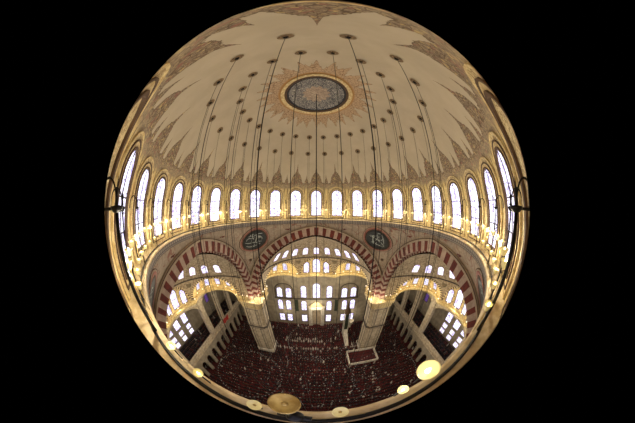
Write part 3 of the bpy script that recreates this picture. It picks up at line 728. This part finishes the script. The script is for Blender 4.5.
# ------------------------------------------------------------------ side galleries
def ym(p, sx): return (sx*p[0], p[1], p[2])
for sx, nm in ((-1, 'left'), (1, 'right')):
    X = 24.5; rt = empty('gallery', (sx*X, 0, ZF)); rt['kind'] = 'structure'
    # arcade wall with round arches
    m = MB(); H = 6.6; sp = 3.0; wv = 1.9
    for k in range(-7, 8):
        yc = k*sp; top = 4.6
        L = [(-sp/2, 0), (-sp/2, H)]; 
        ar = [(-wv/2, 0), (-wv/2, top-wv/2)]+[(wv/2*cos(pi-pi*i/10), top-wv/2+wv/2*sin(pi*i/10)*1.2) for i in range(1, 10)]+[(wv/2, top-wv/2), (wv/2, 0)]
        for dx in (-.25, .25):
            ys = [(-sp/2, 0)]+[(a[0], a[1]) for a in ar]+[(sp/2, 0)]
            tops = [(-sp/2, H)]+[(a[0], H) for a in ar]+[(sp/2, H)]
            m.grid([[(dx, yc+a[0], a[1]) for a in ys], [(dx, yc+a[0], a[1]) for a in tops]], 0, False)
        m.grid([[(-.25, yc+a[0], a[1]) for a in ar], [(.25, yc+a[0], a[1]) for a in ar]], 0, False)
    m.build('arcade', M['greyplaster'], rt)
    m = MB(); m.box((0, 0, H+.15), (.8, 48, .3)); m.box((0, 0, H+.9), (.25, 48, 1.0)); m.box((0, 0, H+1.45), (.4, 48, .14)); m.build('parapet', M['stone'], rt)
    m = MB(); m.box((sx*3, 0, H), (6, 48, .3)); m.build('deck', M['carpetdark'], rt)
    for yc in (-18.5, -13, -6.8, 6.8, 13, 18.5):
        m = MB(); m.box((0, yc, (H+1.5+19.0)/2), (.9, 1.3 if abs(yc) > 7 else 1.6, 19.0-H-1.5)); m.box((0, yc, 18.2), (1.2, 2.0, .5)); m.build('column', M['stone'], rt)
    m = MB()
    for y0, y1 in ((-18.5, -13), (-13, -6.8), (-6.8, 6.8), (6.8, 13), (13, 18.5)):
        c = (y0+y1)/2; hw = (y1-y0)/2-.4; hh = 3.2 if hw > 4 else 2.3
        a = [(c-hw*cos(pi*i/16), 19.0-hh-.6+hh*sin(pi*i/16)) for i in range(17)]
        m.grid([[(0, q[0], q[1]) for q in a], [(0, q[0], 19.0) for q in a]], 0, False)
        m.grid([[(-.35, q[0], q[1]) for q in a], [(.35, q[0], q[1]) for q in a]], 0, False)
    m.build('upper_arch', M['stone'], rt)
    Xw = sx*30.2
    for y in (-3.6, 0, 3.6):
        window(flatf((Xw, y, -26.3), (0, 1, 0), (-sx, 0, 0)), 2.0 if y else 2.1, 4.4 if y else 5.0, M['glass'], bz, n=8)
        for dy in (0,):
            for zz in (-30.2, -28.4): window(flatf((Xw, y, zz), (0, 1, 0), (-sx, 0, 0)), 1.7, 1.3, M['glass'], [(0, .1, .1, M['stone'])], flat=True, muntin=False)
    for y in (-15, -11, 11, 15, 19):
        window(flatf((Xw, y, -26.3), (0, 1, 0), (-sx, 0, 0)), 1.6, 3.6, M['purple'] if abs(y) in (11, 15) else M['glass'], bz, n=8, muntin=False)

# ------------------------------------------------------------------ people
cloth = [plain('clothing_black', (22, 20, 22)), plain('clothing_navy', (30, 30, 42)), plain('clothing_brown', (58, 40, 34)), plain('clothing_maroon', (84, 26, 28)), plain('clothing_grey', (92, 88, 84)), plain('clothing_white', (190, 184, 172))]
hair = plain('dark_hair', (26, 20, 17)); capw = plain('white_prayer_cap', (214, 208, 196))
def person_rings(pose):
    # (x half width, y half depth, y centre, z) rings from the folded legs up to the crown; +y is forward
    if pose == 0:   # sitting back on the heels
        return [(.20, .30, .06, .01), (.24, .34, .08, .07), (.23, .31, .07, .16), (.20, .18, -.06, .24), (.17, .13, -.10, .34), (.16, .12, -.09, .46), (.20, .12, -.07, .60), (.21, .11, -.06, .68), (.13, .08, -.05, .74), (.055, .055, -.03, .77), (.055, .06, -.02, .80), (.075, .09, .0, .85), (.08, .10, .0, .91), (.07, .09, -.01, .97), (.035, .045, -.01, 1.01), (.002, .002, -.01, 1.02)]
    return [(.20, .30, .02, .01), (.24, .34, .04, .07), (.23, .30, .02, .16), (.20, .19, -.04, .25), (.18, .15, .02, .34), (.18, .13, .10, .44), (.21, .12, .18, .54), (.21, .11, .23, .60), (.12, .08, .28, .64), (.055, .06, .32, .66), (.055, .06, .35, .68), (.075, .09, .40, .71), (.08, .10, .43, .76), (.07, .09, .44, .81), (.035, .045, .44, .85), (.002, .002, .44, .86)]
def person_mesh(mb, pose, seg, T, cm, top, skinm=1):
    rings = person_rings(pose); 
    if seg < 8: rings = [rings[i] for i in (0, 1, 3, 5, 7, 9, 12, 14)]; cut = (5, 6)
    else: cut = (9, 13)
    rows = [[T @ Vector((rx*cos(2*pi*k/seg), yc+ry*sin(2*pi*k/seg), z)) for k in range(seg)] for rx, ry, yc, z in rings]
    for i in range(len(rows)-1):
        mi = cm if i < cut[0] else (skinm if i < cut[1] else top)
        if seg >= 8 and i >= 11: mi = top if i >= 12 else skinm
        mb.grid([rows[i], rows[i+1]], mi, True, True)
protos = []
for ci in range(6):
    for pose in (0, 1):
        mb = MB(); person_mesh(mb, pose, 10, Matrix.Identity(4), 0, 2)
        # arms resting on the thighs, rooted in the shoulders
        for s in (-1, 1):
            y0 = -.06 if pose == 0 else .22; z0 = .65 if pose == 0 else .57
            mb.tube([(s*.17, y0, z0), (s*.225, y0+.03, z0-.2), (s*.17, y0+.2, .27), (s*.11, y0+.3, .22)], [.055, .045, .038, .03], 6, 0)
            mb.tube([(s*.11, y0+.3, .22), (s*.09, y0+.37, .205)], [.03, .022], 5, 1)
        me = mb.build('person', [cloth[ci], M['skin'], capw if ci in (4, 5) else hair]); protos.append(me)
for p in protos: COL.objects.unlink(p)
def blocked(x, y):
    for sx in (-1, 1):
        for sy in (-1, 1):
            if abs(x-sx*13.05) < 2.6 and abs(y-sy*13.15) < 2.6: return True
    if abs(x-8) < 1.0 and 13.9 < y < 20.2: return True
    if abs(x-10.2) < 1.2 and y > 21.2: return True
    if abs(x-10.6) < 3.6 and abs(y-8) < 2.45: return True
    if abs(x) < 2.9 and y > 22.9: return True
    return abs(abs(x)-24.5) < .8
spots = []; y = -12.5; row = 0
while y < 24:
    x = -29.5+random.random()*.6
    while x < 29.5:
        if not blocked(x, y):
            dens = .97 if y < 13 else (.45 if 14.2 < y < 16.3 and abs(x) < 9 else .93)

            if random.random() < dens: spots.append((x+random.uniform(-.03, .03), y+random.uniform(-.05, .05), row))
        x += .62
    y += 1.0; row += 1
def pick(x, y):
    if (abs(y-16.9) < .6 and abs(x) < 8.5) or (abs(y-13.6) < .6 and abs(x) < 10.5): return 5 if random.random() < .5 else (0 if random.random() < .6 else 4)
    if abs(x-12.4) < .4 and -4 < y < 5.5 or abs(x-15.7) < .4 and -5.5 < y < 4.5: return 5 if random.random() < .6 else 0
    r = random.random(); return 0 if r < .50 else 1 if r < .66 else 2 if r < .80 else 3 if r < .92 else 4 if r < .98 else 5
CAMP = Vector((0, -12.2, 0))
def seen(x, y):  # roughly: above the lip of the ledge as seen from the eye
    vx, vy = x, y+12.2; t = 2.46/37.0; qx, qy = vx*t, -12.2+vy*t
    return qx*qx+qy*qy < 11.87**2
spots.sort(key=lambda s: (0 if seen(s[0], s[1]) else 1, s[0]**2+(s[1]+12.2)**2))
for x, y, _ in spots[:300]:
    ci = pick(x, y); pr = protos[ci*2+(1 if random.random() < .3 else 0)]
    o = pr.copy(); COL.objects.link(o); o.location = (x, y, ZF); o.rotation_euler = (0, 0, random.uniform(-.35, .35)); s = random.uniform(.98, 1.08); o.scale = (s, s, s)
    tag(o, 'person kneeling in a prayer row on the red carpet below the dome gallery', 'person', 'worshippers kneeling in rows')
for p in protos: bpy.data.objects.remove(p)
mb = MB()
for x, y, _ in [s for s in spots[300:] if seen(s[0], s[1])]:
    T = Matrix.Translation((x, y, ZF)) @ Matrix.Rotation(random.uniform(-.35, .35), 4, 'Z'); ci = pick(x, y)
    person_mesh(mb, 1 if random.random() < .3 else 0, 6, T, ci, 8 if ci >= 4 or random.random() < .2 else 7, 6)
CM = cloth+[M['skin'], hair, capw]
tag(mb.build('crowd', CM), 'dense crowd of worshippers in dark clothes kneeling over the rest of the red carpeted hall floor', 'crowd', kind='stuff')
for sx, nm in ((-1, 'left'), (1, 'right')):
    mb = MB()
    for yy in range(-43, 43):
        for xr in range(5):
            y = yy*.55; x = sx*(25.2+xr*1.0)
            if random.random() < .1: continue
            T = Matrix.Translation((x, y+random.uniform(-.1, .1), ZF+6.75)) @ Matrix.Rotation(random.uniform(-.5, .5), 4, 'Z'); ci = pick(0, 0)
            person_mesh(mb, 0, 6, T, ci, 7, 6)
    tag(mb.build('gallery_crowd', CM), 'crowd of seated worshippers on the upper gallery along the %s wall' % nm, 'crowd', kind='stuff')
o = MB(); o.grid([[(-1.6+.4*i, .15*sin(i*1.7), 0) for i in range(9)], [(-1.6+.4*i, -.1+.1*sin(i), 1.5) for i in range(9)]]); ob = o.build('red_banner', M['clothred']); ob.location = (-24.0, 13.6, ZF+6.9); ob.rotation_euler = (0, 0, pi/2)
tag(ob, 'bright red cloth hung over the left gallery parapet near the front corner', 'banner')

# ------------------------------------------------------------------ lights
def plight(loc, power, col, rad=.1):
    l = bpy.data.lights.new('lamp_or_fill_light', 'POINT'); l.energy = power; l.color = col; l.shadow_soft_size = rad
    o = bpy.data.objects.new('lamp_or_fill_light', l); o.location = loc; COL.objects.link(o); return o
W1 = (1.0, .89, .66); W2 = (1.0, .88, .72); W3 = (1.0, .93, .82)
for p in lp: plight(p, 115, W1, .05)
plight((1.36, -11.7, -1.7), 3, W1, .02); plight((1.05, -11.85, -1.95), 1.5, W1, .02); plight((-2.15, -11.65, -1.85), 3, W1, .02); plight((-.215, -11.985, -1.17), .05, W1, .01)
for rot in (0, pi/2, -pi/2):
    xf = rotz(rot); rr = rho(-17.6); sx_ = rr*cos(EXH)
    for sgn in (-1, 1):
        for dt in (-1.8, 1.8):
            c = Vector((sx_*sin(sgn*EXA)+dt*cos(EXA), YC+sx_*cos(EXA)-sgn*dt*sin(EXA), -17.4)); plight(xf(c), 380, W1, .08)
        plight(xf(Vector((sgn*10.6, 12.2, -17.8))), 120, W1, .08)
    plight(xf(Vector((0, YC+9.6, -17.7))), 140, W1, .1)
    plight(xf(Vector((0, YC+2, -12.5))), 500, W2, .15)
    plight(xf(Vector((0, YC+3, -26))), 900, W2, .2)
for k in range(6): a = pi/3*k; plight((6.9*sin(a), 6.9*cos(a), -31.2), 260, W2, .1)
plight((0, 0, -17.5), 8200, W3, 0); plight((0, 0, -1), 3300, W3, 0)  # added zero-size fill lights in mid-air, no fixture, brightening hall and dome
plight((0, 22.6, -28.5), 520, W1, .1); plight((-9, 22.8, -31), 200, W1, .1); plight((10.5, 22.8, -32.5), 160, W1, .1)

# ------------------------------------------------------------------ world, camera
w = bpy.data.worlds.new('World'); bpy.context.scene.world = w; w.use_nodes = True
w.node_tree.nodes['Background'].inputs[0].default_value = (0, 0, 0, 1); w.node_tree.nodes['Background'].inputs[1].default_value = 0
cd = bpy.data.cameras.new('camera'); cam = bpy.data.objects.new('camera', cd); COL.objects.link(cam)
cd.type = 'PANO'; cd.sensor_width = 36; cd.sensor_fit = 'HORIZONTAL'; cd.clip_start = .02; cd.clip_end = 200
cc = cd; cc.panorama_type = 'FISHEYE_EQUISOLID'; cc.fisheye_lens = 220.5/sqrt(2)/(635/36); cc.fisheye_fov = R(172.2)
cam.location = (0, -12.2, 0); cam.rotation_euler = (R(90-3.07), 0, R(-.45)); bpy.context.scene.camera = cam
sc = bpy.context.scene; sc.view_settings.view_transform = 'Standard'; sc.view_settings.look = 'None'; sc.view_settings.exposure = 0
sc.cycles.use_denoising = True; sc.cycles.max_bounces = 6; sc.cycles.diffuse_bounces = 4
for o in list(bpy.data.objects):
    if o.parent is None and o.name in COL.objects: o.location.z -= ZF
